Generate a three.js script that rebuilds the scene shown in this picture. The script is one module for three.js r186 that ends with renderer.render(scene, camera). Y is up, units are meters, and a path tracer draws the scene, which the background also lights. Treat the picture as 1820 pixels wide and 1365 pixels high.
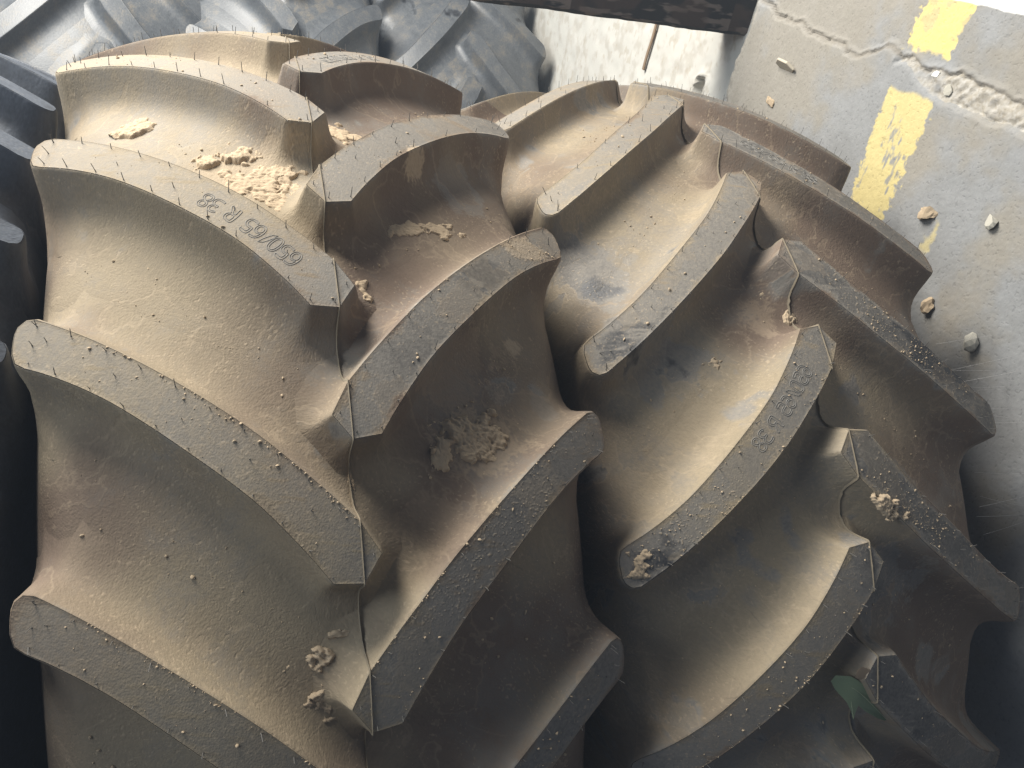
import * as THREE from 'three';
import { mergeGeometries, mergeVertices } from 'three/addons/utils/BufferGeometryUtils.js';
import { RectAreaLightUniformsLib } from 'three/addons/lights/RectAreaLightUniformsLib.js';
import { FontLoader } from 'three/addons/loaders/FontLoader.js';

// ---------------------------------------------------------------- camera, light, exposure
const scene = new THREE.Scene();
const deg = Math.PI / 180;
const camera = new THREE.PerspectiveCamera(52.357, 1024 / 768, 0.05, 40);
camera.rotation.order = 'YXZ';
camera.position.set(-0.11768, 2.05867, 1.17248);
camera.rotation.set(-32.772 * deg, -24.788 * deg, 11.056 * deg);
scene.background = new THREE.Color().setRGB(0.07, 0.083, 0.112);          // dim blue daylight in the shed
RectAreaLightUniformsLib.init();
const skylight = new THREE.RectAreaLight(new THREE.Color().setRGB(1, 0.955, 0.88), 29, 1.3, 1.3);   // daylight through the roof opening above, a little to the left
skylight.position.set(-0.9, 3.4, -0.85);
skylight.lookAt(0.35, 1.6, 0.1);
scene.add(skylight);
const doorway = new THREE.RectAreaLight(new THREE.Color().setRGB(0.86, 0.94, 1), 6.5, 1.8, 1.6);   // cooler daylight through the open side on the left
doorway.position.set(-3.4, 2.9, 0.6);
doorway.lookAt(0, 1.5, 0.2);
scene.add(doorway);
scene.fog = new THREE.FogExp2(new THREE.Color().setRGB(0.66, 0.8, 1), 0.02);
const renderer = new THREE.WebGLRenderer({ antialias: true });
renderer.setSize(1024, 768);
renderer.toneMapping = THREE.LinearToneMapping;
renderer.toneMappingExposure = 1.2;
renderer.shadowMap.enabled = true;

// ---------------------------------------------------------------- helpers
function rng(seed) { let a = seed >>> 0; return () => { a = (a + 0x6d2b79f5) | 0; let t = Math.imul(a ^ (a >>> 15), 1 | a); t = (t + Math.imul(t ^ (t >>> 7), 61 | t)) ^ t; return ((t ^ (t >>> 14)) >>> 0) / 4294967296; }; }
const hash = (x, y, s) => { let h = Math.imul(x, 374761393) ^ Math.imul(y, 668265263) ^ Math.imul(s, 974634533); h = Math.imul(h ^ (h >>> 13), 1274126177); return ((h ^ (h >>> 16)) >>> 0) / 4294967296; };
function vn(x, y, s) {
  const ix = Math.floor(x), iy = Math.floor(y), fx = x - ix, fy = y - iy, u = fx * fx * (3 - 2 * fx), v = fy * fy * (3 - 2 * fy);
  const a = hash(ix, iy, s), b = hash(ix + 1, iy, s), c = hash(ix, iy + 1, s), d = hash(ix + 1, iy + 1, s);
  return a + (b - a) * u + (c - a) * v + (a - b - c + d) * u * v;
}
function fbm(x, y, s, n) { let t = 0, w = 0.5, z = 0; for (let i = 0; i < n; i++) { t += w * vn(x, y, s + i * 17); z += w; w *= 0.5; x = x * 2.03 + 11.3; y = y * 2.03 - 5.7; } return t / z; }
const sm = (a, b, x) => { const t = Math.min(1, Math.max(0, (x - a) / (b - a))); return t * t * (3 - 2 * t); };
const clamp = (x, a = 0, b = 1) => Math.min(b, Math.max(a, x));
const toS = (c) => { c = clamp(c); return Math.round(255 * (c <= 0.0031308 ? 12.92 * c : 1.055 * Math.pow(c, 1 / 2.4) - 0.055)); };
function tex(data, w, h, srgb) {
  const t = new THREE.DataTexture(data, w, h); t.wrapS = t.wrapT = THREE.RepeatWrapping; t.magFilter = THREE.LinearFilter; t.minFilter = THREE.LinearMipmapLinearFilter; t.generateMipmaps = true;
  if (srgb) t.colorSpace = THREE.SRGBColorSpace; t.needsUpdate = true; return t;
}
const names = new Map();
const numbered = (n) => { const k = names.get(n) ?? 0; names.set(n, k + 1); return k ? n + '_' + String(k).padStart(3, '0') : n; };
function top(o, name, label, category, group, kind) {
  o.name = numbered(name); o.userData = { label, category }; if (group) o.userData.group = group; if (kind) o.userData.kind = kind; scene.add(o);
  o.traverse((m) => { if (m.isMesh) { m.castShadow = m.receiveShadow = true; } }); return o;
}
function geo(pos, idx, uv) {
  const g = new THREE.BufferGeometry(); g.setAttribute('position', new THREE.Float32BufferAttribute(pos, 3));
  if (uv) g.setAttribute('uv', new THREE.Float32BufferAttribute(uv, 2)); g.setIndex(idx); g.computeVertexNormals(); return g;
}

// ---------------------------------------------------------------- tyre shape (650/65 R 38: radius 0.905 m), s across the tread, a along the circumference
const R = 0.905, N = 21, PITCH = 2 * Math.PI / N, PA = PITCH * R, ROFF = 8.65 * deg, VPER = 2 * Math.PI * R / 3, USPAN = 0.8;
const depT = (s) => 0.0618 * (s / 0.294) ** 2;
const BP = (() => {   // carcass profile (x, depth below R) by arc length
  const p = []; for (let i = 0; i <= 25; i++) { const x = i * 0.01; p.push([x, 0.048 + 0.033 * (x / 0.2) ** 2]); }
  p.push([0.272, 0.119], [0.286, 0.141], [0.293, 0.168], [0.299, 0.2], [0.308, 0.24], [0.318, 0.285], [0.325, 0.335], [0.319, 0.382], [0.298, 0.415], [0.268, 0.424]);
  const l = [0]; for (let i = 1; i < p.length; i++) l.push(l[i - 1] + Math.hypot(p[i][0] - p[i - 1][0], p[i][1] - p[i - 1][1]));
  return { p, l };
})();
function base(s) {
  const q = Math.abs(s), { p, l } = BP; let i = 1; while (i < l.length - 1 && l[i] < q) i++;
  const t = (q - l[i - 1]) / (l[i] - l[i - 1]); return [Math.sign(s) * (p[i - 1][0] + (p[i][0] - p[i - 1][0]) * t), R - (p[i - 1][1] + (p[i][1] - p[i - 1][1]) * t)];
}
function surf(s, a, f) {   // f = 0 on the carcass, 1 on a lug's top
  const b = base(s), tx = s, tr = R - depT(s), x = b[0] + (tx - b[0]) * f, r = b[1] + (tr - b[1]) * f, th = a / R;
  return [x, r * Math.cos(th), r * Math.sin(th)];
}
function resample(pts, n) {
  const c = new THREE.CatmullRomCurve3(pts.map((p) => new THREE.Vector3(p[0], p[1], 0)), false, 'centripetal'); return c.getSpacedPoints(n).map((v) => [v.x, v.y]);
}
const mix2 = (a, b, t) => [a[0] + (b[0] - a[0]) * t, a[1] + (b[1] - a[1]) * t];
const LUG = (() => {
  const sb = [0, 0], A = [0.0277, -0.003], C = [-0.0175, -0.025], st = [0, -0.056];
  const lo = resample([A, [0.046, -0.029], [0.067, -0.056], [0.088, -0.081], [0.114, -0.107], [0.14, -0.131], [0.174, -0.162], [0.21, -0.193], [0.24, -0.215], [0.265, -0.231], [0.277, -0.238]], 29);
  const up = resample([st, [0.024, -0.083], [0.055, -0.115], [0.085, -0.145], [0.12, -0.176], [0.16, -0.209], [0.197, -0.238], [0.235, -0.266], [0.265, -0.286], [0.274, -0.292]], 29);
  const L = [sb, mix2(sb, A, 0.12), mix2(sb, A, 0.88), A, mix2(lo[0], lo[1], 0.3), ...lo.slice(1)], U = [C, mix2(C, st, 0.1), mix2(C, st, 0.6), st, mix2(up[0], up[1], 0.3), ...up.slice(1)];
  const cols = [0, 0.07, 0.22, 0.36, 0.5, 0.64, 0.78, 0.93, 1], n = L.length - 1;
  const rows = L.map((l, i) => cols.map((w) => mix2(U[i], l, w)));
  rows[n] = rows[n].map((p, k) => [p[0] + [0, 0.009, 0.0155, 0.0175, 0.018, 0.018, 0.0178, 0.0145, 0.006][k], p[1] + [0, -0.005, -0.0075, -0.0085, -0.009, -0.009, -0.009, -0.006, -0.003][k]]);
  const per = []; for (let i = 0; i <= n; i++) per.push([i, 8]); for (const k of [7, 6, 5, 4, 3, 2, 1]) per.push([n, k]); for (let i = n; i >= 0; i--) per.push([i, 0]); for (const k of [1, 2, 3, 4, 5, 6, 7]) per.push([0, k]);
  return { rows, per, n, out: per.map(([i, k]) => rows[i][k]) };
})();
const RING = [[0.0009, 0.992], [0.0018, 0.968], [0.0026, 0.93], [0.006, 0.72], [0.0095, 0.5], [0.014, 0.32], [0.0205, 0.19], [0.03, 0.095], [0.041, 0.04], [0.053, 0.012], [0.066, -0.01]];
function lugGeo(side, kv, ka = 1) {   // side -1: mirror image; kv: where along the tread's skin this lug lies
  const { rows, per, n, out } = LUG, pos = [], uv = [], idx = [], nc = 9, m = out.length;
  const v0 = kv * PA + (side > 0 ? ROFF * R : 0);
  const put = (s, a, f, us, ua) => { const p = surf(s, a * ka, f); pos.push(side * p[0], p[1], p[2]); uv.push((side * us + USPAN / 2) / USPAN, (ua + v0) / VPER + 0.5); };
  for (const r of rows) for (const [s, a] of r) put(s, a, 1, s, a);
  const tri = (a, b, c) => (side > 0 ? idx.push(a, b, c) : idx.push(a, c, b));
  for (let i = 0; i < n; i++) for (let k = 0; k < 8; k++) { const a = i * nc + k, b = a + 1, c = a + nc, d = c + 1; tri(a, b, d); tri(a, d, c); }
  const nor = out.map((p, i) => {
    const q = out[(i + m - 1) % m], r = out[(i + 1) % m]; let e1 = [p[0] - q[0], p[1] - q[1]], e2 = [r[0] - p[0], r[1] - p[1]]; const l1 = Math.hypot(...e1), l2 = Math.hypot(...e2);
    const n1 = [-e1[1] / l1, e1[0] / l1], n2 = [-e2[1] / l2, e2[0] / l2]; let b = [n1[0] + n2[0], n1[1] + n2[1]]; const L = Math.hypot(...b); b = [b[0] / L, b[1] / L]; const c = Math.max(0.6, b[0] * n1[0] + b[1] * n1[1]); return [b[0] / c, b[1] / c];
  });
  // outline runs so that [-ey, ex] points outwards; check by area
  let ar = 0; out.forEach((p, i) => { const r = out[(i + 1) % m]; ar += p[0] * r[1] - r[0] * p[1]; }); const sg = ar > 0 ? -1 : 1;
  let prev = per.map(([i, k]) => i * nc + k); const acc = new Float32Array(m);
  let last = out.map(([s, a]) => surf(s, a, 1));
  const edge = (s) => 0.68 + 0.32 * sm(0.02, 0.07, s) + 0.12 * sm(0.2, 0.29, s);
  const tot = out.map(([s, a], j) => { let q = surf(s, a, 1), t = 0; for (const [d, f] of RING) { const p = surf(s + sg * nor[j][0] * d * edge(s), a + sg * nor[j][1] * d * edge(s), f); t += Math.hypot(p[0] - q[0], p[1] - q[1], p[2] - q[2]); q = p; } return t; });
  for (const [d, f] of RING) {
    const cur = [];
    for (let j = 0; j < m; j++) {
      const [s, a] = out[j], nose = edge(s), dd = d * nose, ss = s + sg * nor[j][0] * dd, aa = a + sg * nor[j][1] * dd;
      const p = surf(ss, aa, f); acc[j] += Math.hypot(p[0] - last[j][0], p[1] - last[j][1], p[2] - last[j][2]); last[j] = p;
      cur.push(pos.length / 3); const sk = RING[RING.length - 1][0] * nose * acc[j] / tot[j]; put(ss, aa, f, s + sg * nor[j][0] * sk, a + sg * nor[j][1] * sk);
    }
    for (let j = 0; j < m; j++) { const k = (j + 1) % m, a = prev[j], b = prev[k], c = cur[j], e = cur[k]; if (sg < 0) { tri(a, c, b); tri(b, c, e); } else { tri(a, b, c); tri(b, e, c); } }
    prev = cur;
  }
  return geo(pos, idx, uv);
}
const lugCache = new Map();
const lug = (side, k, ka) => { const v = ((k % 7) + 7) % 7, key = side + '_' + v + '_' + ka; if (!lugCache.has(key)) lugCache.set(key, lugGeo(side, v, ka)); return lugCache.get(key); };
const carcassGeo = (() => {
  const S = BP.l[BP.l.length - 1], pos = [], uv = [], idx = [], prof = [];
  const sl = []; for (let i = -34; i <= 34; i++) sl.push(S * i / 34);
  for (const s of sl) prof.push([...base(s), s]);
  for (const [x, r] of [[0.235, 0.482], [0.24, 0.51], [0.27, 0.535], [0.29, 0.58], [0.27, 0.7], [0.23, 0.77], [0.12, 0.82], [0, 0.83], [-0.12, 0.82], [-0.23, 0.77], [-0.27, 0.7], [-0.29, 0.58], [-0.27, 0.535], [-0.24, 0.51], [-0.235, 0.482]]) prof.push([x, r, S + 0.05]);
  const M = prof.length, T = 252;
  for (let j = 0; j <= T; j++) { const th = (j / T - 0.5) * 2 * Math.PI; for (const [x, r, s] of prof) { pos.push(x, r * Math.cos(th), r * Math.sin(th)); uv.push((s + USPAN / 2) / USPAN, th * R / VPER + 0.5); } }
  for (let j = 0; j < T; j++) for (let i = 0; i < M; i++) { const i2 = (i + 1) % M, a = j * M + i, b = j * M + i2, c = a + M, d = b + M; idx.push(a, d, b, a, c, d); }
  return geo(pos, idx, uv);
})();
const seamGeo = (() => {   // thin fin left by the mould along the middle of the tread, following lugs and grooves
  const rd = rng(5), pts = [], key = [];
  for (let k = 0; k < N; k++) for (const o of [0, ROFF * R]) {
    const up = RING.slice().reverse().map(([d, f]) => [-0.056 - d * 1.15, f]), dn = RING.map(([d, f]) => [d * 0.78, f]);
    key.push(...[...up, [-0.056, 1], [0, 1], ...dn].filter((q) => q[1] >= 0 && q[0] > -0.098 && q[0] < 0.034).map(([a, f]) => [a + k * PA + o, f]));
  }
  for (let i = 0; i < key.length; i++) {
    const p = key[i], q = key[(i + 1) % key.length], qa = i === key.length - 1 ? q[0] + 2 * Math.PI * R : q[0];
    const m = Math.max(1, Math.ceil(Math.abs(qa - p[0]) / 0.006)); for (let j = 0; j < m; j++) pts.push([p[0] + (qa - p[0]) * j / m, p[1] + (q[1] - p[1]) * j / m]);
  }
  const pos = [], idx = [], M = pts.length;
  pts.forEach(([a, f], i) => {
    const b = pts[(i + M - 1) % M], c = pts[(i + 1) % M]; let w = 0.0007 + 0.0003 * rd(), h = 0.0012 + (f < 0.5 ? 0.0025 : 0.001) * rd() * rd(), x0 = 0.0012 * (fbm(a * 9, 3, 8, 2) - 0.5);
    let dth = (c[0] - b[0]); if (dth < -1) dth += 2 * Math.PI * R; const r = R - 0.048 * (1 - f), dr = 0.048 * (c[1] - b[1]), l = Math.hypot(dth, dr) || 1, na = -dr / l, nr = dth / l;
    for (const [dx, dh] of [[-w, -0.0015], [-w * 0.6, h], [w * 0.6, h], [w, -0.0015]]) { const aa = a + na * dh, rr = r + nr * dh; pos.push(x0 + dx, rr * Math.cos(aa / R), rr * Math.sin(aa / R)); }
  });
  for (let i = 0; i < M; i++) for (let k = 0; k < 3; k++) { const a = i * 4 + k, b = ((i + 1) % M) * 4 + k; idx.push(a, b, a + 1, a + 1, b, b + 1); }
  return geo(pos, idx);
})();
// rubber whiskers of the mould vents along both edges of a lug's top
function ventGeo(side, seed) {
  const rd = rng(seed), pos = [], idx = [], { rows, n } = LUG;
  const hair = (s, a, len, lean) => {
    const p = surf(s, a, 1), nrm = new THREE.Vector3(s * 0.43, Math.cos(a / R), Math.sin(a / R)).normalize(); nrm.x += (rd() - 0.5) * lean; nrm.y += (rd() - 0.5) * lean; nrm.z += (rd() - 0.5) * lean; nrm.normalize();
    const u = new THREE.Vector3(1, 0, 0).cross(nrm).normalize(), v = nrm.clone().cross(u), o = pos.length / 3, bend = (rd() - 0.5) * 0.5;
    [[0, 0.0008], [0.3, 0.00042], [0.7, 0.0004], [1, 0.00034]].forEach(([t, r]) => { for (let k = 0; k < 4; k++) { const c = Math.cos(k * Math.PI / 2) * r, d = Math.sin(k * Math.PI / 2) * r, q = t * len - 0.001, e = bend * t * t * len; pos.push(side * (p[0] + nrm.x * q + u.x * (c + e) + v.x * d), p[1] + nrm.y * q + u.y * (c + e) + v.y * d, p[2] + nrm.z * q + u.z * (c + e) + v.z * d); } });
    for (let j = 0; j < 3; j++) for (let k = 0; k < 4; k++) { const a0 = o + j * 4 + k, b0 = o + j * 4 + (k + 1) % 4; if (side > 0) idx.push(a0, b0, b0 + 4, a0, b0 + 4, a0 + 4); else idx.push(a0, b0 + 4, b0, a0, a0 + 4, b0 + 4); }
    idx.push(o + 12, o + 13, o + 14, o + 12, o + 14, o + 15);
  };
  for (let i = 3; i <= n; i += 1) {
    const r = rows[i]; if (i % 3 === 0) { const w = rd() < 0.85; if (w) hair(...mix2(r[0], r[8], 0.06 + 0.03 * rd()), 0.006 + 0.008 * rd(), 0.35); }
    if (i % 3 === 1) { if (rd() < 0.85) hair(...mix2(r[0], r[8], 0.92 + 0.03 * rd()), 0.006 + 0.008 * rd(), 0.35); }
    if (i % 6 === 2 && rd() < 0.7) hair(...mix2(r[0], r[8], 0.35 + 0.3 * rd()), 0.004 + 0.007 * rd(), 0.3);
  }
  for (const w of [0.15, 0.55, 0.9]) { const p = mix2(rows[n][0], rows[n][8], w); hair(p[0] - 0.002, p[1], 0.009 + 0.005 * rd(), 0.7); }
  hair(0.004, -0.006, 0.008, 0.3); hair(-0.01, -0.026, 0.007, 0.3);
  return geo(pos, idx);
}
const vents = { '1': [ventGeo(1, 11), ventGeo(1, 12), ventGeo(1, 13)], '-1': [ventGeo(-1, 21), ventGeo(-1, 22), ventGeo(-1, 23)] };
// moulded size marking: raised outlines of the characters along the lug, from nose to shoulder
const font = await new FontLoader().loadAsync('fonts/droid/droid_sans_regular.typeface.json');
function markGeo(side) {
  const chars = '650/65 R 38', cw = 0.0131, h = 0.0138, parts = [], at0 = [0.03, -0.047], at1 = [0.117, -0.149], mid = (t) => {   // lug centre line at arc t
    const { rows } = LUG, i = clamp(t, 0, 0.999) * (LUG.n - 5) + 5, k = Math.floor(i); return mix2(mix2(rows[k][0], rows[k][8], 0.5), mix2(rows[k + 1][0], rows[k + 1][8], 0.5), i - k);
  };
  const len = 0.36; let x = 0.02;
  for (const ch of chars) {
    if (ch !== ' ') for (const sh of font.generateShapes(ch, h / 0.72)) for (const ring of [sh.getPoints(4), ...sh.holes.map((q) => q.getPoints(4))]) {
      const pts = []; for (const p of ring) {
        const t = (x + p.x) / len, c = mid(t), e = mid(t + 0.02), dx = e[0] - c[0], dy = e[1] - c[1], l = Math.hypot(dx, dy), nx = -dy / l, ny = dx / l, o = p.y - h * 0.5;
        const q = surf(c[0] + nx * o, c[1] + ny * o, 1); const v = new THREE.Vector3(side * q[0], q[1], q[2]); if (!pts.length || pts[pts.length - 1].distanceTo(v) > 0.0006) pts.push(v);
      }
      if (pts[0].distanceTo(pts[pts.length - 1]) < 0.0006) pts.pop();
      parts.push(new THREE.TubeGeometry(new THREE.CatmullRomCurve3(pts, true, 'centripetal'), pts.length * 2, 0.0005, 5, true));
    }
    x += ch === ' ' ? cw * 0.75 : ch === '/' ? cw * 0.85 : cw;
  }
  return mergeGeometries(parts);
}
const marks = { '1': markGeo(1), '-1': markGeo(-1) };

// ---------------------------------------------------------------- skins: rubber under dust and dried mud
const CELL = (() => {   // signed distance to the nearest lug outline over one pitch
  const W = 200, H = 136, f = new Float32Array(W * H), segs = [];
  const o = LUG.out, B = [];
  for (const side of [1, -1]) for (let k = -1; k <= 2; k++) B.push(o.map(([s, a]) => [side * s, a + k * PA + (side > 0 ? ROFF * R : 0)]));
  for (let j = 0; j < H; j++) for (let i = 0; i < W; i++) {
    const s = (i + 0.5) / W * USPAN - USPAN / 2, a = (j + 0.5) / H * PA; let best = 9, inside = false;
    for (const P of B) { let c = false; for (let q = 0, r = P.length - 1; q < P.length; r = q++) {
      const [x1, y1] = P[q], [x2, y2] = P[r]; if ((y1 > a) !== (y2 > a) && s < (x2 - x1) * (a - y1) / (y2 - y1) + x1) c = !c;
      const dx = x2 - x1, dy = y2 - y1, t = clamp(((s - x1) * dx + (a - y1) * dy) / (dx * dx + dy * dy + 1e-12)); const d = Math.hypot(s - x1 - dx * t, a - y1 - dy * t); if (d < best) best = d; }
      if (c) inside = true; }
    f[j * W + i] = inside ? -best : best;
  }
  return (s, a) => {
    const x = clamp((s + USPAN / 2) / USPAN * W - 0.5, 0, W - 1.001), y0 = ((a / PA) % 1 + 1) % 1 * H - 0.5, y = y0 < 0 ? y0 + H : y0, i = Math.floor(x), j = Math.floor(y) % H, j2 = (j + 1) % H, u = x - i, v = y - Math.floor(y);
    return (f[j * W + i] * (1 - u) + f[j * W + i + 1] * u) * (1 - v) + (f[j2 * W + i] * (1 - u) + f[j2 * W + i + 1] * u) * v;
  };
})();
const RUB = [0.03, 0.031, 0.034], FILM = [0.2, 0.182, 0.156], TAN = [0.262, 0.212, 0.142], BRN = [0.15, 0.108, 0.078], MUD = [0.42, 0.33, 0.225];
const lerp3 = (a, b, t) => [a[0] + (b[0] - a[0]) * t, a[1] + (b[1] - a[1]) * t, a[2] + (b[2] - a[2]) * t];
// patches: [s, a, rs, ra, amount]: amount < 0 bare rubber, > 0 thicker mud film
function skin(seed, patches, opt) {
  const W = opt.w ?? 1024, H = opt.h ?? 2048, col = new Uint8Array(W * H * 4), rel = new Uint8Array(W * H * 4);
  const line = new Float32Array(W * H), rs = rng(seed + 1000);
  for (let q = 0; q < (opt.scratches ?? 0); q++) {   // scuffs and scratches in the dust
    let x = rs() * W, y = rs() * H, t = rs() * 6.283, L = (20 + 110 * rs() * rs()) * 2, k = (rs() < 0.6 ? 1 : -1) * (0.1 + 0.35 * rs()), b = (rs() - 0.5) * 0.02;
    for (let i = 0; i < L; i++) { x += Math.cos(t) * 0.5; y += Math.sin(t) * 0.5; t += b * 0.5; const xi = Math.floor(x), yi = ((Math.floor(y) % H) + H) % H; if (xi >= 0 && xi < W) line[yi * W + xi] = k * (0.6 + 0.4 * Math.sin(i * 0.05 + q)); }
  }
  for (let j = 0; j < H; j++) {
    const a = ((j + 0.5) / H - 0.5) * VPER;
    for (let i = 0; i < W; i++) {
      const s = (i + 0.5) / W * USPAN - USPAN / 2;
      const n1 = fbm(s * 7 + 3, a * 7, seed, 3), n2 = fbm(s * 38, a * 38, seed + 50, 3), n3 = fbm(s * 400, a * 400, seed + 90, 2), g = hash(i, j, seed);
      const sd = CELL(s, a) + (n3 - 0.5) * 0.004, onTop = opt.plain ? 0 : 1 - sm(-0.008, 0.003, sd + 0.014 * (n2 - 0.5));
      let D = opt.dust + opt.vary * (n1 - 0.5) + 0.34 * (n2 - 0.5);
      const streak = fbm(s * 30 + a * 12, a * 190 - s * 40, seed + 7, 3);
      const topD = opt.top + 0.22 * sm(0.02, -0.04, (s + 0.03 * (n2 - 0.5)) * (opt.redSide || 0)) + 0.3 * (n1 - 0.5) + 0.12 * (n2 - 0.5) + 0.3 * sm(0.55, 0.8, streak) * sm(0.45, 0.65, n2);
      D = D + (topD - D) * onTop;
      let mud = 0;
      for (const [ps, pa, rs, ra, am] of patches) {
        const dx = (s - ps) / rs, dy = (a - pa) / ra, r2 = dx * dx + dy * dy; if (r2 > 3.2) continue;
        const e = 1 - Math.sqrt(r2) + 1.6 * (n2 - 0.5) + 0.5 * (n3 - 0.5), k = sm(0, 0.4, e); if (am < 0) D += am * k; else { mud = Math.max(mud, k * am); }
      }
      const bare = sm(opt.bare, opt.bare + 0.1, fbm(s * 16 + 9, a * 16, seed + 130, 4)); D -= 0.4 * bare * (1 - 0.75 * onTop);
      D = clamp(D + (n3 - 0.5) * 0.16 + (g - 0.5) * 0.08);
      const ff = fbm(s * 21 + 60, a * 21 - 8, seed + 500, 5) + 0.12 * (n1 - 0.5) + opt.flakes, film = sm(0.6, 0.612, ff) * (1 - 0.6 * onTop), rim = film * sm(0.66, 0.61, ff);
      let gz = 0; for (const [zs, za, rs, ra] of opt.zones ?? []) gz = Math.max(gz, sm(1.1, 0.5, Math.hypot((s - zs) / rs, (a - za) / ra))); gz *= onTop;
      const warm = sm(0.35, 0.7, fbm(s * 5 + 40, a * 5, seed + 200, 3) + opt.warm + 0.3 * sm(-0.02, 0.12, (s + 0.04 * (n2 - 0.5)) * opt.redSide));
      const dustC = lerp3(TAN, BRN, warm * (1 - 0.4 * onTop)), filmC = opt.film ?? FILM;
      let c = D < 0.45 ? lerp3(RUB, filmC, D / 0.45) : lerp3(filmC, dustC, Math.min(1, (D - 0.45) / 0.4));
      const speck = sm(0.8, 0.9, vn(s * 520, a * 520, seed + 300)) * sm(0.45, 0.62, fbm(s * 22, a * 22, seed + 310, 3) + opt.grit + gz * 0.22); 
      const tint = (0.9 + 0.2 * n3) * (1 + line[j * W + i] * 0.55); c = lerp3(c, dustC, 0.55 * film); c = lerp3(c, MUD, Math.max(0.22 * rim, speck * (0.45 + 0.3 * gz), mud * 0.8));
      const p = (j * W + i) * 4; col[p] = toS(c[0] * tint); col[p + 1] = toS(c[1] * tint); col[p + 2] = toS(c[2] * tint); col[p + 3] = 255;
      const hgt = 0.35 + 0.1 * film + 0.06 * line[j * W + i] + 0.12 * (vn(s * 750, a * 750, seed + 97) - 0.5) * (1 - 0.75 * onTop) * (0.4 + 0.9 * sm(0.4, 0.6, n2)) + 0.1 * (g - 0.5) * (0.4 + D) + (0.14 * (1 - 0.6 * onTop) + 0.25 * gz) * speck + 0.1 * D + mud * (0.25 + 0.3 * (n3 - 0.5)) + 0.12 * (fbm(s * 90, a * 90, seed + 400, 2) - 0.5) * D * (1 - 0.7 * onTop);
      rel[p] = Math.round(255 * clamp(hgt)); rel[p + 1] = Math.round(255 * clamp(opt.rough - 0.18 * (1 - D) + 0.15 * D)); rel[p + 2] = 0; rel[p + 3] = 255;
    }
  }
  const t = tex(rel, W, H, false);
  return new THREE.MeshStandardMaterial({ map: tex(col, W, H, true), bumpMap: t, bumpScale: 0.0017, roughnessMap: t, roughness: 1 });
}
const skinOne = skin(3, [[0.191, 0.07, 0.035, 0.022, -0.45], [0.236, 0.09, 0.02, 0.03, -0.4], [0.127, -0.241, 0.018, 0.035, 1], [0.144, 0.141, 0.05, 0.045, 0.5], [0.236, -0.101, 0.035, 0.02, 0.7], [0.161, -0.057, 0.05, 0.04, -0.25], [0.217, 0.013, 0.012, 0.014, 0.8], [-0.077, -0.24, 0.06, 0.04, 0.5], [0.2, -0.25, 0.05, 0.04, -0.35], [0.12, 0.06, 0.06, 0.05, 0.25], [0.18, 0.2, 0.05, 0.03, 0.3], [0.08, 0.22, 0.04, 0.03, 0.22]], { redSide: 1, flakes: 0.02, scratches: 700, dust: 0.86, vary: 0.5, top: 0.46, bare: 0.76, warm: -0.02, zones: [[0.17, 0.25, 0.16, 0.16]], grit: 0.04, rough: 0.72 });
const skinTwo = skin(71, [[0.25, 0.315, 0.06, 0.08, -0.3], [0.204, 0.133, 0.085, 0.055, -0.36], [0.225, -0.146, 0.08, 0.05, -0.36], [-0.048, -0.211, 0.06, 0.06, -0.36], [0.057, 0.185, 0.035, 0.025, 0.35], [-0.2, 0.1, 0.09, 0.05, -0.4]], { redSide: -0.6, flakes: 0.04, scratches: 800, dust: 0.8, vary: 0.6, top: 0.27, bare: 0.67, zones: [[-0.14, 0.05, 0.14, 0.3], [0.2, -0.12, 0.12, 0.1]], warm: 0.0, grit: 0.05, rough: 0.72 });
const skinClean = skin(151, [], { w: 512, h: 1024, redSide: 0, plain: true, flakes: -1, film: [0.1, 0.109, 0.118], dust: 0.43, vary: 0.12, top: 0.46, bare: 0.75, warm: -0.5, grit: -0.3, rough: 0.46 });
const skinBlack = skin(191, [], { w: 512, h: 1024, redSide: 0, plain: true, flakes: -1, film: [0.085, 0.1, 0.125], dust: 0.36, vary: 0.15, top: 0.4, bare: 0.8, warm: -0.5, grit: -0.3, rough: 0.62 });
const ventMat = new THREE.MeshStandardMaterial({ color: new THREE.Color().setRGB(0.1, 0.094, 0.085), roughness: 0.7 });
const markMat = new THREE.MeshStandardMaterial({ color: new THREE.Color().setRGB(0.2, 0.19, 0.172), roughness: 0.8 });
const seamMat = new THREE.MeshStandardMaterial({ color: new THREE.Color().setRGB(0.2, 0.165, 0.115), roughness: 0.9 });

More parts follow.
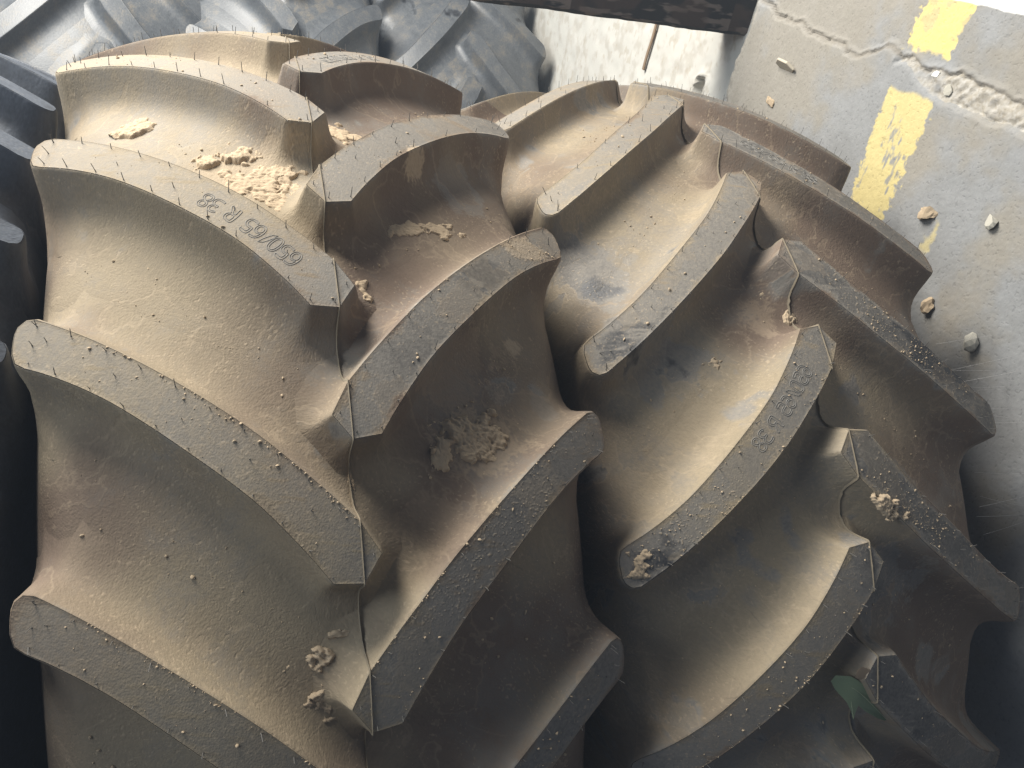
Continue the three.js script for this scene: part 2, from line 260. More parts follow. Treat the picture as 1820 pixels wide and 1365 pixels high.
// ---------------------------------------------------------------- tyres
function tyre(center, yaw, roll, flip, spin, mat, opt, label, group) {
  const g = new THREE.Group();
  g.quaternion.setFromEuler(new THREE.Euler(0, yaw * deg, 0)).multiply(new THREE.Quaternion().setFromEuler(new THREE.Euler(0, 0, roll * deg)));
  if (flip) g.quaternion.multiply(new THREE.Quaternion().setFromEuler(new THREE.Euler(0, Math.PI, 0)));
  g.position.set(...center).sub(new THREE.Vector3(0, R, 0).applyQuaternion(g.quaternion));
  const add = (n, ge, m, rx, parent = g) => { const o = new THREE.Mesh(ge, m); o.name = n; if (parent === g) { o.position.y = R; o.rotation.x = rx; } parent.add(o); return o; };
  add('carcass', carcassGeo, mat, spin * deg);
  if (opt.seam) add('mould_seam', seamGeo, seamMat, spin * deg);
  const count = opt.lugs ?? N, ka = N / count;
  for (let k = 0; k < count; k++) for (const side of [-1, 1]) {
    const kk = k - 6, m = add('tread_lug', lug(side, kk, ka), mat, spin * deg + ka * (kk * PITCH + (side > 0 ? ROFF : 0)));
    const vis = opt.hairs && kk >= opt.hairs[0] && kk <= opt.hairs[1];
    if (vis) { const h = add('vent_whiskers', vents[side][(kk + 30) % 3], ventMat, 0, m); h.userData.kind = 'stuff'; }
    if (opt.marks?.some(([s, i]) => s === side && i === kk)) add('size_marking', marks[side], markMat, 0, m);
  }
  top(g, 'tractor_tyre', label, 'tyre', group);
  g.updateMatrixWorld(true);
  g.userData.at = undefined; delete g.userData.at;
  const at = (s, a, h = 0, onTop = false) => {   // a point h above the skin
    const p = surf(s, a, onTop ? 1 : 0), th = a / R, v = new THREE.Vector3(p[0], p[1] + h * Math.cos(th), p[2] + h * Math.sin(th)); v.x += h * (onTop ? 0.43 : 0.6) * s * 2;
    return v.applyAxisAngle(new THREE.Vector3(1, 0, 0), spin * deg).add(new THREE.Vector3(0, R, 0)).applyMatrix4(g.matrixWorld);
  };
  return { g, at };
}
const T1 = tyre([0, R, 0], 0, 0, false, 32, skinOne, { seam: true, hairs: [-4, 4], marks: [[-1, 0], [1, -2]] }, 'dusty black tractor tyre with dried mud, middle one of the front row', null);
const T2 = tyre([0.6586, R - 0.0151, 0.0131], -2.42, 3.3, true, -41.55, skinTwo, { seam: true, hairs: [-4, 5], marks: [[-1, 2], [1, 0]] }, 'dusty tractor tyre standing against the grey wall, gritty lugs', null);
const T0 = tyre([-0.665, R - 0.015, 0.0], 0, -5, true, -40, skinBlack, { lugs: 36 }, 'clean black tractor tyre with rounded lug ends, beside the muddy tyre', null);
const B1 = tyre([-0.5, R, -2.0], 8, -5, true, -38, skinClean, { lugs: 16, marks: [[1, 0]] }, 'grey tractor tyre leaning in the back row, farthest from the wall', null);
const B2 = tyre([0.14, R, -2.0], 0, 0, false, 43, skinClean, { lugs: 17 }, 'grey tractor tyre in the back row between two others', null);
const B3 = tyre([0.73, R, -2.1], 0, 0, true, -40, skinClean, { lugs: 17 }, 'grey tractor tyre in the back row touching the white wall', null);

// ---------------------------------------------------------------- floor, walls, beam
{
  const W = 512, col = new Uint8Array(W * W * 4); for (let j = 0; j < W; j++) for (let i = 0; i < W; i++) { const n = 0.16 + 0.12 * (fbm(i / 40, j / 40, 900, 4) - 0.5) + 0.04 * (hash(i, j, 9) - 0.5), p = (j * W + i) * 4; col[p] = toS(n); col[p + 1] = toS(n * 0.97); col[p + 2] = toS(n * 0.9); col[p + 3] = 255; }
  const fl = new THREE.Mesh(new THREE.BoxGeometry(7, 0.1, 8), new THREE.MeshStandardMaterial({ map: tex(col, W, W, true), roughness: 0.9 })); fl.position.set(-1, -0.065, -0.5); fl.name = 'floor'; fl.userData.kind = 'structure'; fl.receiveShadow = true; scene.add(fl);
}
const XW = 1.0;
const crackY = (z) => { const k = [[-0.5, 1.93], [-0.32, 1.909], [-0.236, 1.898], [-0.145, 1.896], [-0.057, 1.886], [-0.022, 1.889], [0.008, 1.918], [0.05, 1.908], [0.103, 1.904], [0.177, 1.905], [0.249, 1.899], [0.32, 1.901], [1.2, 1.9]]; let i = 1; while (i < k.length - 1 && k[i][0] < z) i++; return k[i - 1][1] + (k[i][1] - k[i - 1][1]) * (z - k[i - 1][0]) / (k[i][0] - k[i - 1][0]) + 0.022 * (fbm(z * 38, 1, 77, 3) - 0.5); };
const crackLow = (z) => 1.866 + 0.02 * (fbm(z * 30, 9, 78, 3) - 0.5) + 0.03 * sm(0.16, 0.05, z);
function wallRelief(z, y) {   // how far the face lies behind x = XW
  const c = crackY(z), l = crackLow(z); let d = 0.0011 * (fbm(z * 25, y * 25, 31, 3) - 0.5) + 0.0006 * (fbm(z * 140, y * 140, 35, 2) - 0.5);
  d += 0.009 * Math.exp(-(((y - c) / 0.0032) ** 2)) * (0.3 + 1.2 * fbm(z * 40, 2, 41, 2));
  if (z > 0.04) { const band = sm(l - 0.004, l + 0.004, y) * sm(c + 0.002, c - 0.004, y); d += band * (0.003 + 0.01 * (fbm(z * 110, y * 110, 44, 3) - 0.35)); d += 0.007 * Math.exp(-(((y - l) / 0.003) ** 2)) * sm(0.12, 0.2, z) * (fbm(z * 50, 6, 47, 2) + 0.2); }
  if (y > c) d += 0.006 * sm(c, c + 0.012, y);
  const e = -0.385 - z + 0.09 * (fbm(y * 12, z * 9, 52, 4) - 0.5); if (e > 0) d += 0.11 * Math.min(1, e / 0.09) ** 1.6 + 0.014 * (fbm(z * 60, y * 60, 55, 3) - 0.5) * Math.min(1, e / 0.03);
  return d;
}
{
  const W = 1536, H = 1280, z0 = -0.52, z1 = 1.1, y0 = 0.75, y1 = 2.12, col = new Uint8Array(W * H * 4), rel = new Uint8Array(W * H * 4);
  const GREY = [0.265, 0.268, 0.268], YEL = [0.66, 0.54, 0.2], WHITE = [0.78, 0.78, 0.75], DIRT = [0.29, 0.245, 0.17], DARKC = [0.2, 0.18, 0.15];
  for (let j = 0; j < H; j++) { const y = y0 + (y1 - y0) * (j + 0.5) / H; for (let i = 0; i < W; i++) {
    const z = z0 + (z1 - z0) * (i + 0.5) / W, n1 = fbm(z * 5, y * 5, 600, 3), n2 = fbm(z * 35, y * 35, 610, 3), n3 = fbm(z * 260, y * 260, 620, 2), g = hash(i, j, 63);
    let c = lerp3(GREY, [GREY[0] * 0.8, GREY[1] * 0.8, GREY[2] * 0.79], n2); const cy = crackY(z), lo = crackLow(z);
    // dusty stain towards the corner, splashes of dried mud
    const st = sm(0.52, 0.78, n1 + 0.25 * (n2 - 0.5) + 0.25 * sm(0.1, -0.4, z) * sm(1.6, 1.75, y)); c = lerp3(c, DIRT, 0.45 * st);
    const wearY = fbm(z * 28 + 3, y * 28, 640, 4), wf = fbm(z * 120, y * 120, 650, 3);
    if (y > cy + 0.006) { const zc = 0.096 + (y - 1.96) * 0.12, e = 0.052 - Math.abs(z - zc) + 0.012 * (wearY - 0.5) + 0.02 * (wf - 0.5); const end = sm(1.916, 1.93, y + 0.02 * (wf - 0.5)); c = lerp3(c, YEL, sm(0, 0.004, e) * end * (0.55 + 0.45 * sm(0.25, 0.4, wearY))); }
    else { const t = (1.862 - y) / 0.2, zc = 0.104 + 0.006 * t, wd = 0.056 - 0.006 * t, e = wd - Math.abs(z - zc) + 0.022 * (wf - 0.5) + 0.012 * (wearY - 0.5); const end = sm(1.864, 1.856, y + 0.02 * (wearY - 0.5)) * sm(1.6, 1.65, y + 0.06 * (wearY - 0.5)); const k = sm(0, 0.006, e) * end * sm(0.36, 0.52, 0.45 * wearY + 0.55 * fbm(z * 170, y * 60, 655, 3) + 0.3 * sm(0.45, 0, t) * sm(0.09, 0.13, z) + 0.1) ; c = lerp3(c, YEL, 0.72 * k);
      const e2 = 0.012 - Math.abs(z - 0.262 - (1.68 - y) * 0.1) + 0.012 * (wf - 0.5), k2 = sm(0, 0.006, e2) * sm(1.635, 1.65, y) * sm(1.705, 1.69, y) * sm(0.35, 0.55, wearY); c = lerp3(c, YEL, 0.5 * k2); }
    const wy = 2.004 + 0.008 * (wearY - 0.5); c = lerp3(c, WHITE, sm(wy, wy + 0.003, y));
    const dc = Math.abs(y - cy); c = lerp3(c, DARKC, 0.75 * sm(0.007, 0.001, dc + 0.004 * (n3 - 0.5))); if (z > 0.05 && y < cy && y > lo) c = lerp3(c, lerp3(DIRT, [0.5, 0.48, 0.44], n3), 0.65 * sm(0.3, 0.6, n2 + 0.1));
    const e = -0.365 - z + 0.09 * (fbm(y * 12, z * 9, 52, 4) - 0.5); if (e > 0) c = lerp3(c, lerp3([0.27, 0.25, 0.21], [0.38, 0.36, 0.32], n3), 0.6 * sm(0, 0.03, e));
    const pit = sm(0.82, 0.88, vn(z * 300, y * 300, 660)); const t = 0.93 + 0.14 * n3 + 0.05 * (g - 0.5) - 0.12 * pit; const p = (j * W + i) * 4; for (let k = 0; k < 3; k++) col[p + k] = toS(c[k] * t); col[p + 3] = 255;
    rel[p] = Math.round(255 * clamp(0.5 + 0.5 * (fbm(z * 170, y * 170, 670, 3) - 0.5) + 0.12 * (g - 0.5) - 0.3 * pit)); rel[p + 1] = rel[p + 2] = rel[p]; rel[p + 3] = 255;
  } }
  const pos = [], uv = [], idx = [], nz = 400, ny = 340; for (let j = 0; j <= ny; j++) for (let i = 0; i <= nz; i++) { const z = z0 + (z1 - z0) * i / nz, y = y0 + (y1 - y0) * j / ny; pos.push(XW + wallRelief(z, y), y, z); uv.push(i / nz, j / ny); }
  for (let j = 0; j < ny; j++) for (let i = 0; i < nz; i++) { const a = j * (nz + 1) + i, b = a + 1, c = a + nz + 1, d = c + 1; idx.push(a, b, d, a, d, c); }
  const mt = new THREE.MeshStandardMaterial({ map: tex(col, W, H, true), bumpMap: tex(rel, W, H, false), bumpScale: 0.001, roughness: 0.75 });
  const g = new THREE.Group(), face = new THREE.Mesh(geo(pos, idx, uv), mt); face.name = 'painted_face'; g.add(face);
  const plain = new THREE.MeshStandardMaterial({ color: new THREE.Color().setRGB(0.34, 0.335, 0.32), roughness: 0.9 });
  const body = new THREE.Mesh(new THREE.BoxGeometry(0.2, 2.6, 1.62), plain); body.name = 'masonry'; body.position.set(XW + 0.235, 1.3, 0.29); g.add(body);
  const foot = new THREE.Mesh(new THREE.BoxGeometry(0.135, 0.75, 1.62), plain); foot.name = 'wall_foot'; foot.position.set(XW + 0.0665, 0.373, 0.29); g.add(foot);
  top(g, 'grey_wall', 'cracked grey painted wall with worn yellow stripes', 'wall');
}
{
  const W = 1024, H = 512, col = new Uint8Array(W * H * 4), z0 = -3.2, z1 = -0.44, y0 = 0.9, y1 = 2.1, XB = XW + 0.075;
  for (let j = 0; j < H; j++) for (let i = 0; i < W; i++) { const z = z0 + (z1 - z0) * (i + 0.5) / W, y = y0 + (y1 - y0) * (j + 0.5) / H, n2 = fbm(z * 30, y * 30, 710, 4), n3 = fbm(z * 90, y * 40, 720, 3), p = (j * W + i) * 4;
    let c = lerp3([0.56, 0.55, 0.51], [0.48, 0.46, 0.41], sm(0.5, 0.75, n2)); c = lerp3(c, [0.4, 0.35, 0.27], 0.45 * sm(0.68, 0.74, n3)); for (let k = 0; k < 3; k++) col[p + k] = toS(c[k]); col[p + 3] = 255; }
  const pos = [], uv = [], idx = [], nz = 420, ny = 200; for (let j = 0; j <= ny; j++) for (let i = 0; i <= nz; i++) { const z = z0 + (z1 - z0) * (i / nz), y = y0 + (y1 - y0) * j / ny; const h = Math.hypot((z + 0.628) / 0.022, (y - 1.675) / 0.035) + 0.5 * (fbm(z * 70, y * 70, 730, 2) - 0.5); pos.push(XB + 0.007 * (fbm(z * 18, y * 18, 740, 4) - 0.5) + 0.06 * sm(1, 0.6, h) - 0.008 * Math.exp(-((h - 1.15) ** 2) / 0.05), y, z); uv.push(i / nz, j / ny); }
  for (let j = 0; j < ny; j++) for (let i = 0; i < nz; i++) { const a = j * (nz + 1) + i, b = a + 1, c = a + nz + 1, d = c + 1; idx.push(a, b, d, a, d, c); }
  const g = new THREE.Group(), f = new THREE.Mesh(geo(pos, idx, uv), new THREE.MeshStandardMaterial({ map: tex(col, W, H, true), roughness: 0.85 })); f.name = 'limewashed_face'; g.add(f);
  const plain = new THREE.MeshStandardMaterial({ color: new THREE.Color().setRGB(0.5, 0.48, 0.44), roughness: 0.9 });
  const b = new THREE.Mesh(new THREE.BoxGeometry(0.15, 2.3, 2.68), plain); b.name = 'masonry'; b.position.set(XB + 0.16, 1.15, -1.88); g.add(b);
  const ft = new THREE.Mesh(new THREE.BoxGeometry(0.075, 0.9, 2.68), plain); ft.name = 'wall_foot'; ft.position.set(XB + 0.0455, 0.449, -1.88); g.add(ft);
  top(g, 'white_wall', 'rough whitewashed wall with a small dark hole, under the black beam', 'wall');
}
{
  const W = 512, H = 128, col = new Uint8Array(W * H * 4); for (let j = 0; j < H; j++) for (let i = 0; i < W; i++) { const n = fbm(i / 16, j / 16, 800, 4), m = fbm(i / 60, j / 30, 810, 3), p = (j * W + i) * 4; let c = lerp3([0.018, 0.019, 0.022], [0.14, 0.12, 0.11], sm(0.56, 0.7, n)); c = lerp3(c, [0.08, 0.055, 0.045], sm(0.62, 0.72, m) * 0.5); for (let k = 0; k < 3; k++) col[p + k] = toS(c[k]); col[p + 3] = 255; }
  const sh = new THREE.Shape(); sh.moveTo(-0.1, 0.008); sh.lineTo(-0.092, 0); sh.lineTo(-0.006, 0); sh.lineTo(0, 0.006); sh.lineTo(0, 0.22); sh.lineTo(-0.1, 0.22); sh.closePath();
  const ge = new THREE.ExtrudeGeometry(sh, { depth: 1.9, steps: 90, bevelEnabled: false }); const p = ge.attributes.position; for (let i = 0; i < p.count; i++) { const x = p.getX(i), y = p.getY(i), z = p.getZ(i); p.setXYZ(i, x + 0.004 * (fbm(z * 30, y * 40, 820, 2) - 0.5), y + 0.006 * (fbm(z * 25, x * 30 + 5, 830, 3) - 0.5), z); }
  ge.computeVertexNormals(); const t = tex(col, W, H, true); t.repeat.set(2.5, 2.5); const m = new THREE.Mesh(ge, new THREE.MeshStandardMaterial({ map: t, roughness: 0.7 }));
  m.rotation.y = Math.PI / 2; m.position.set(XW + 0.12 - 1.9, 1.829, -0.6); m.name = 'timber'; const g = new THREE.Group(); g.add(m); top(g, 'beam', 'black painted beam with flaking paint above the white wall', 'beam');
}

// ---------------------------------------------------------------- dried mud, stones, leaf, webs
const mudMat = new THREE.MeshStandardMaterial({ color: new THREE.Color().setRGB(0.43, 0.335, 0.225), roughness: 0.95 });
function crustGeo(at, s0, a0, rs, ra, hgt, seed, rot = 0, onTop = false) {   // a crumbling crust lying on a tyre
  const n = Math.max(14, Math.min(90, Math.round(Math.max(rs, ra) * 2.6 / 0.0013))), pos = [], idx = [], hh = [], c = Math.cos(rot), d = Math.sin(rot);
  for (let j = 0; j <= n; j++) for (let i = 0; i <= n; i++) {
    const u = (i / n - 0.5) * 2.6, v = (j / n - 0.5) * 2.6, x = u * rs, y = v * ra, e = 1 - Math.hypot(u, v) + 2.3 * (fbm(x * 75, y * 75, seed, 4) - 0.5), k = sm(0.06, 0.5, e);
    const lump = 1 - Math.abs(2 * fbm(x * 210, y * 210, seed + 5, 4) - 1) , big = fbm(x * 60, y * 60, seed + 9, 2); let h = k > 0 ? hgt * k * (0.22 + 0.42 * lump + 0.5 * (big - 0.4) + 0.22 * (fbm(x * 480, y * 480, seed + 13, 2) - 0.5)) + 0.0005 * (hash(i, j, seed) - 0.5) : -0.002; if (k > 0 && h < 0.0004) h = -0.001;
    hh.push(h); const p = at(s0 + x * c - y * d, a0 + x * d + y * c, h, onTop); pos.push(p.x, p.y, p.z);
  }
  for (let j = 0; j < n; j++) for (let i = 0; i < n; i++) { const a = j * (n + 1) + i, b = a + 1, e = a + n + 1, f = e + 1; if (Math.max(hh[a], hh[b], hh[e], hh[f]) > 0) idx.push(a, b, f, a, f, e); }
  return geo(pos, idx);
}
function crust(list, label) {
  const gs = list.map((q) => crustGeo(...q)).filter((g) => g.index.count); let g = gs.length > 1 ? mergeGeometries(gs) : gs[0];
  top(new THREE.Mesh(g, mudMat), 'mud_crust', label, 'mud', 'dried mud on the tyres');
}
const D2 = 'mud';
crust([[T1.at, 0.144, 0.141, 0.044, 0.04, 0.0085, 301], [T1.at, 0.099, 0.155, 0.016, 0.026, 0.005, 302, 0.3]], 'largest crumbling tan mud clod in a groove of the middle tyre');
crust([[T1.at, -0.044, 0.398, 0.021, 0.025, 0.01, 303]], 'tan mud clod below the seam crack, low on the muddy tyre');
crust([[T1.at, -0.04, 0.346, 0.013, 0.012, 0.009, 304], [T1.at, -0.015, 0.325, 0.012, 0.005, 0.004, 307]], 'small mud clod just above the low clod by the seam');
crust([[T1.at, -0.077, -0.278, 0.022, 0.022, 0.008, 305, 0.5], [T1.at, -0.116, -0.272, 0.017, 0.02, 0.008, 306]], 'pair of mud clods in the groove behind the lug marked with the size');
crust([[T1.at, -0.199, -0.377, 0.022, 0.022, 0.007, 308, -0.5]], 'flaky mud patch in the groove, nearer the clean black tyre');
crust([[T1.at, -0.074, -0.216, 0.05, 0.034, 0.0045, 309], [T1.at, -0.045, -0.2, 0.034, 0.034, 0.0045, 310], [T1.at, -0.03, -0.25, 0.024, 0.034, 0.005, 318, 0.6]], 'scattered mud flakes at the foot of a lug nose');
crust([[T1.at, -0.178, -0.499, 0.013, 0.02, 0.005, 311]], 'small ring of dried mud on a lug side');
crust([[T1.at, 0.037, -0.048, 0.014, 0.016, 0.007, 312]], 'mud crumb cluster beside the nose of the lug marked with the size');
crust([[T1.at, -0.117, 0.199, 0.009, 0.012, 0.005, 313]], 'lone mud crumb in the smooth groove of the middle tyre');
crust([[T1.at, 0.001, 0.181, 0.0035, 0.05, 0.005, 314], [T1.at, 0.002, 0.325, 0.003, 0.02, 0.004, 319]], 'yellowish mud ridge along the mould seam');
crust([[T1.at, 0.035, -0.339, 0.025, 0.025, 0.005, 315], [T1.at, 0.065, -0.33, 0.02, 0.02, 0.004, 316]], 'mud crumbs in the groove behind a lug nose, high on the tyre');
crust([[T1.at, 0.226, 0.12, 0.025, 0.02, 0.004, 317]], 'thin mud flakes near the shoulder beside the largest clod');
crust([[T1.at, 0.1, -0.15, 0.025, 0.018, 0.003, 320], [T1.at, 0.15, -0.16, 0.03, 0.014, 0.003, 321]], 'thin mud flakes in the groove below a rubbed lug');
crust([[T2.at, -0.001, 0.178, 0.012, 0.02, 0.009, 331, 0.6]], 'yellow mud clod wedged at a lug nose of the gritty tyre');
crust([[T2.at, 0.028, 0.21, 0.008, 0.009, 0.006, 332]], 'small mud crumb above the wedged yellow clod');
crust([[T2.at, 0.121, 0.12, 0.009, 0.01, 0.005, 333]], 'lone mud crumb in a dark groove of the gritty tyre');
crust([[T2.at, -0.04, -0.1, 0.026, 0.012, 0.007, 334, 0.6, true]], 'lumpy mud streak on a lug of the gritty tyre by the wall');
crust([[T2.at, 0.03, -0.14, 0.02, 0.02, 0.004, 335, 0.3], [T2.at, 0.06, -0.17, 0.014, 0.03, 0.004, 336, 0.7]], 'pale mud smears behind a low lug of the gritty tyre');
crust([[T2.at, 0.275, -0.13, 0.012, 0.02, 0.004, 337, 0, true]], 'mud flakes on the end of a lug between both front tyres');

function crumbs(T, count, seed, label, extra) {
  const rd = rng(seed), parts = [], proto = [0, 1, 2].map((q) => { const g = mergeVertices(new THREE.IcosahedronGeometry(1, 0).deleteAttribute('uv').deleteAttribute('normal')); const p = g.attributes.position, r2 = rng(q + 70); for (let i = 0; i < p.count; i++) { const k = 0.6 + 0.7 * r2(); p.setXYZ(i, p.getX(i) * k, p.getY(i) * k, p.getZ(i) * k); } return g; });
  for (let i = 0; i < count; i++) {
    const s = -0.25 + 0.5 * rd(), a = -0.75 + 1.5 * rd(), sd = CELL(s, a), on = sd < -0.003; if (sd > -0.003 && sd < 0.03) continue; if (fbm(s * 12, a * 12, seed, 2) < 0.42) continue;
    const r = 0.0004 + 0.0016 * rd() ** 6, p = T.at(s, a, r * 0.3, on), g = proto[i % 3].clone(); g.applyMatrix4(new THREE.Matrix4().compose(p, new THREE.Quaternion().setFromEuler(new THREE.Euler(rd() * 6, rd() * 6, 0)), new THREE.Vector3(r * (0.8 + rd()), r * 0.8, r * (0.8 + 0.6 * rd())))); parts.push(g);
  }
  const drop = (s, a, r, on) => { const p = T.at(s, a, r * 0.3, on), g = proto[parts.length % 3].clone(); g.applyMatrix4(new THREE.Matrix4().compose(p, new THREE.Quaternion().setFromEuler(new THREE.Euler(rd() * 6, rd() * 6, 0)), new THREE.Vector3(r * (0.7 + rd()), r * 0.7, r * (0.7 + 0.8 * rd())))); parts.push(g); };
  for (const [side, k, n] of extra.edges) for (let i = 0; i < n; i++) { const t = 4 + rd() * (LUG.n - 8), q = Math.floor(t), u = mix2(LUG.rows[q][0], LUG.rows[q + 1][0], t - q), l = mix2(LUG.rows[q][8], LUG.rows[q + 1][8], t - q), e = mix2(u, l, 0.01 + 0.1 * rd() ** 3); if (fbm(t * 0.8, k, seed, 2) > 0.45) drop(side * e[0], e[1] + k * PA + (side > 0 ? ROFF * R : 0), 0.0004 + 0.0011 * rd() ** 3, true); }
  for (const [zs, za, rs, ra, n] of extra.zones) for (let i = 0; i < n; i++) { const s = zs + (rd() + rd() - 1) * rs, a = za + (rd() + rd() - 1) * ra; if (Math.abs(s) < 0.285 && CELL(s, a) < -0.002 && fbm(s * 45, a * 45, seed + 3, 3) > 0.44) drop(s, a, 0.0003 + 0.0013 * rd() ** 4, true); }
  const g = mergeGeometries(parts); g.computeVertexNormals(); top(new THREE.Mesh(g, mudMat), 'mud_crumbs', label, 'mud', null, 'stuff');
}
crumbs(T1, 2600, 41, 'fine tan mud crumbs strewn over the middle tyre', { edges: [[-1, 1, 110], [-1, 2, 90], [1, 1, 50], [1, 0, 20]], zones: [[0.2, 0.18, 0.12, 0.1, 260], [0.16, 0.42, 0.15, 0.12, 260], [0.26, -0.1, 0.04, 0.03, 60]] });
crumbs(T2, 2600, 43, 'fine tan mud crumbs strewn over the gritty tyre by the wall', { edges: [[1, 0, 70], [1, -1, 90]], zones: [[-0.12, 0.1, 0.12, 0.08, 700], [-0.09, -0.12, 0.12, 0.1, 800], [0.2, -0.08, 0.12, 0.09, 350], [-0.09, 0.3, 0.08, 0.06, 400], [0.12, -0.32, 0.14, 0.12, 220]] });

const stoneMat = new THREE.MeshStandardMaterial({ color: new THREE.Color().setRGB(0.43, 0.41, 0.35), roughness: 0.95 });
function stone(y, z, r, flat, seed, label, m, name, cat) {
  const g = mergeVertices(new THREE.IcosahedronGeometry(1, m === mudMat ? 2 : 1).deleteAttribute('uv').deleteAttribute('normal'), 1e-4), p = g.attributes.position, rd = rng(seed), pl = []; for (let i = 0; i < 9; i++) pl.push([new THREE.Vector3(rd() - 0.5, rd() - 0.5, rd() - 0.5).normalize(), 0.4 + 0.4 * rd()]);
  for (let i = 0; i < p.count; i++) { const v = new THREE.Vector3().fromBufferAttribute(p, i); for (const [n, d] of pl) { const e = v.dot(n) - d; if (e > 0) v.addScaledVector(n, -e); } v.multiplyScalar(1 + (m === mudMat ? 0.5 : 0.08) * (vn(v.x * 4 + seed, v.y * 4 + v.z * 3, seed) - 0.5)); p.setXYZ(i, v.x * flat, v.y, v.z * 1.15); }
  const ng = g.toNonIndexed(); ng.computeVertexNormals(); const o = new THREE.Mesh(ng, m); o.scale.setScalar(r); o.position.set(XW + wallRelief(z, y) - r * flat * 0.35, y, z); o.rotation.x = rd() * 3; top(o, name, label, cat, 'bits stuck on the grey wall');
}
stone(1.737, 0.356, 0.013, 0.7, 1, 'angular grey pebble on the wall beside the tan clod', stoneMat, 'pebble', 'stone');
stone(1.564, 0.425, 0.015, 0.9, 6, 'larger squarish pebble on the wall, lowest of the two', stoneMat, 'pebble', 'stone');
stone(1.703, 0.247, 0.017, 0.6, 3, 'tan mud clod on the wall under the yellow stripe', mudMat, 'wall_clod', 'mud');
stone(1.572, 0.325, 0.014, 0.7, 4, 'tan mud clod at the gap between wall and tyre', mudMat, 'wall_clod', 'mud');
stone(1.746, -0.243, 0.012, 0.5, 5, 'small tan mud crumb on the wall below the plaster flake', mudMat, 'wall_clod', 'mud');
stone(1.897, 0.133, 0.008, 0.4, 8, 'white plaster chip resting in the wall crack', new THREE.MeshStandardMaterial({ color: new THREE.Color().setRGB(0.75, 0.74, 0.7), roughness: 0.9 }), 'plaster_chip', 'plaster');
stone(1.882, 0.171, 0.009, 0.45, 9, 'pale grey plaster chip below the white one in the crack', stoneMat, 'plaster_chip', 'plaster');
{ // curled plaster flake standing off the wall
  const sh = new THREE.Shape(); [[-0.02, 0.002], [-0.008, 0.013], [0.013, 0.012], [0.021, 0.002], [0.012, -0.009], [-0.004, -0.006], [-0.014, -0.008]].forEach(([x, y], i) => (i ? sh.lineTo(x, y) : sh.moveTo(x, y))); sh.closePath();
  const g = new THREE.ExtrudeGeometry(sh, { depth: 0.0022, bevelEnabled: true, bevelSize: 0.0008, bevelThickness: 0.0008, bevelSegments: 1 }), o = new THREE.Mesh(g, new THREE.MeshStandardMaterial({ color: new THREE.Color().setRGB(0.48, 0.43, 0.34), roughness: 0.95 }));
  o.rotation.set(0.9, -Math.PI / 2, 0, 'YXZ'); o.scale.setScalar(1.4); o.position.set(XW - 0.004, 1.822, -0.23); top(o, 'plaster_flake', 'curled tan plaster flake sticking out below the crack', 'plaster');
}
{ // splinter of wood hanging on the white wall
  const g = new THREE.BoxGeometry(0.004, 0.13, 0.01, 1, 8, 1), p = g.attributes.position; for (let i = 0; i < p.count; i++) p.setZ(i, p.getZ(i) * (0.8 + 0.3 * hash(i, 1, 2)) + 0.003 * Math.sin(p.getY(i) * 40)); g.computeVertexNormals();
  const o = new THREE.Mesh(g, new THREE.MeshStandardMaterial({ color: new THREE.Color().setRGB(0.24, 0.17, 0.11), roughness: 0.85 })); o.position.set(XW + 0.068, 1.715, -0.92); o.rotation.x = 0.06; top(o, 'wood_splinter', 'thin brown wood splinter on the white wall below the beam', 'splinter');
}
function leafMesh(pts, at, L, m, curl) {   // pts: outline in leaf units
  const sh = new THREE.Shape(); pts.forEach(([x, y], i) => (i ? sh.lineTo(x, y) : sh.moveTo(x, y))); sh.closePath();
  const g = new THREE.ExtrudeGeometry(sh, { depth: 0.01, bevelEnabled: false, steps: 1 }), p = g.attributes.position; for (let i = 0; i < p.count; i++) { const x = p.getX(i), y = p.getY(i); p.setZ(i, p.getZ(i) + curl * (x * x + 0.5 * y * y) + 0.03 * Math.sin(x * 7 + y * 5)); } g.deleteAttribute('normal'); g.deleteAttribute('uv'); const w = mergeVertices(g, 1e-4); w.computeVertexNormals(); return new THREE.Mesh(w, m);
}
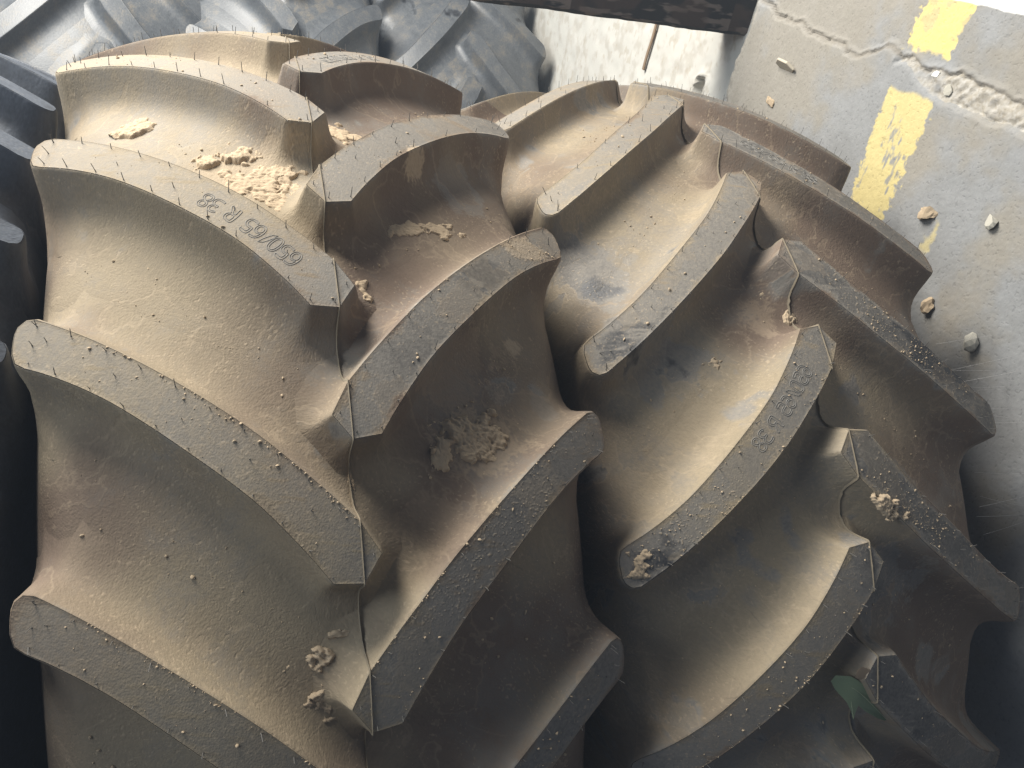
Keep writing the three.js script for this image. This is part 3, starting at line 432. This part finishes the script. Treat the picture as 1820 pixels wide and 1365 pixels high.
{
  const lm = new THREE.MeshStandardMaterial({ color: new THREE.Color().setRGB(0.17, 0.22, 0.13), roughness: 0.8 }), bm = new THREE.MeshStandardMaterial({ color: new THREE.Color().setRGB(0.24, 0.18, 0.12), roughness: 0.9 });
  const put = (o, s, a, h, sc, spinA) => { const q = T2.at(s, a, h), n = T2.at(s, a, h + 0.01).sub(q).normalize(), along = T2.at(s, a + 0.01, h).sub(q).normalize(), side = along.clone().cross(n).normalize(); const mt = new THREE.Matrix4().makeBasis(side, n.clone().cross(side).normalize(), n); o.quaternion.setFromRotationMatrix(mt); o.rotateZ(spinA); o.scale.setScalar(sc); o.position.copy(q); };
  const green = leafMesh([[-0.93, 0.63], [-0.77, 0.77], [-0.37, 0.73], [-0.17, 0.60], [0.07, 0.40], [0.27, 0.30], [0.43, 0.03], [0.55, -0.27], [0.73, -0.53], [1.07, -0.90], [0.93, -0.92], [0.60, -0.73], [0.13, -0.40], [-0.10, -0.18], [-0.20, -0.33], [-0.28, -0.57], [-0.37, -0.27], [-0.50, 0.00], [-0.83, 0.40]], null, 1, lm, -0.15); put(green, 0.014, -0.325, 0.04, 0.043, 0); const rib = (pts) => { const t = new THREE.Mesh(new THREE.TubeGeometry(new THREE.CatmullRomCurve3(pts.map(([x, y]) => new THREE.Vector3(x, y, 0.012 - 0.15 * (x * x + 0.5 * y * y) + 0.03 * Math.sin(x * 7 + y * 5)))), 14, 0.012, 5), new THREE.MeshStandardMaterial({ color: new THREE.Color().setRGB(0.26, 0.3, 0.19), roughness: 0.8 })); t.name = 'vein'; green.add(t); }; rib([[-0.85, 0.68], [-0.2, 0.3], [0.4, -0.3], [0.95, -0.85]]); rib([[-0.45, 0.45], [-0.35, 0.0], [-0.29, -0.5]]); top(green, 'leaf', 'dusty green lobed leaf caught between the low lugs', 'leaf');
  const brown = leafMesh([[-0.8, 0.2], [-0.3, 0.6], [0.3, 0.5], [0.8, -0.1], [0.3, -0.5], [-0.4, -0.4]], null, 1, bm, 0.3); put(brown, 0.02, -0.288, 0.046, 0.014, 0.4); top(brown, 'leaf', 'small dry brown leaf beside the green leaf', 'leaf');
}
{ // cobweb between the tyre's shoulder and the wall
  const rd = rng(99), parts = []; for (let i = 0; i < 16; i++) { const s = -0.29 - 0.02 * rd(), a = 0.16 - 0.34 * rd(), p = T2.at(s, a, 0.012 + 0.02 * rd()), z = p.z + (rd() - 0.5) * 0.03, y = p.y + (rd() - 0.5) * 0.06, q = new THREE.Vector3(XW + wallRelief(z, y) + 0.001, y, z), m = p.clone().lerp(q, 0.5); m.y -= 0.006 * rd(); parts.push(new THREE.TubeGeometry(new THREE.QuadraticBezierCurve3(p, m, q), 5, 0.00014 + 0.00008 * rd(), 3)); }
  top(new THREE.Mesh(mergeGeometries(parts), new THREE.MeshStandardMaterial({ color: new THREE.Color().setRGB(0.42, 0.41, 0.4), roughness: 0.9 })), 'cobweb', 'thin grey cobweb strands between tyre shoulder and grey wall', 'cobweb', null, 'stuff');
}
renderer.render(scene, camera);
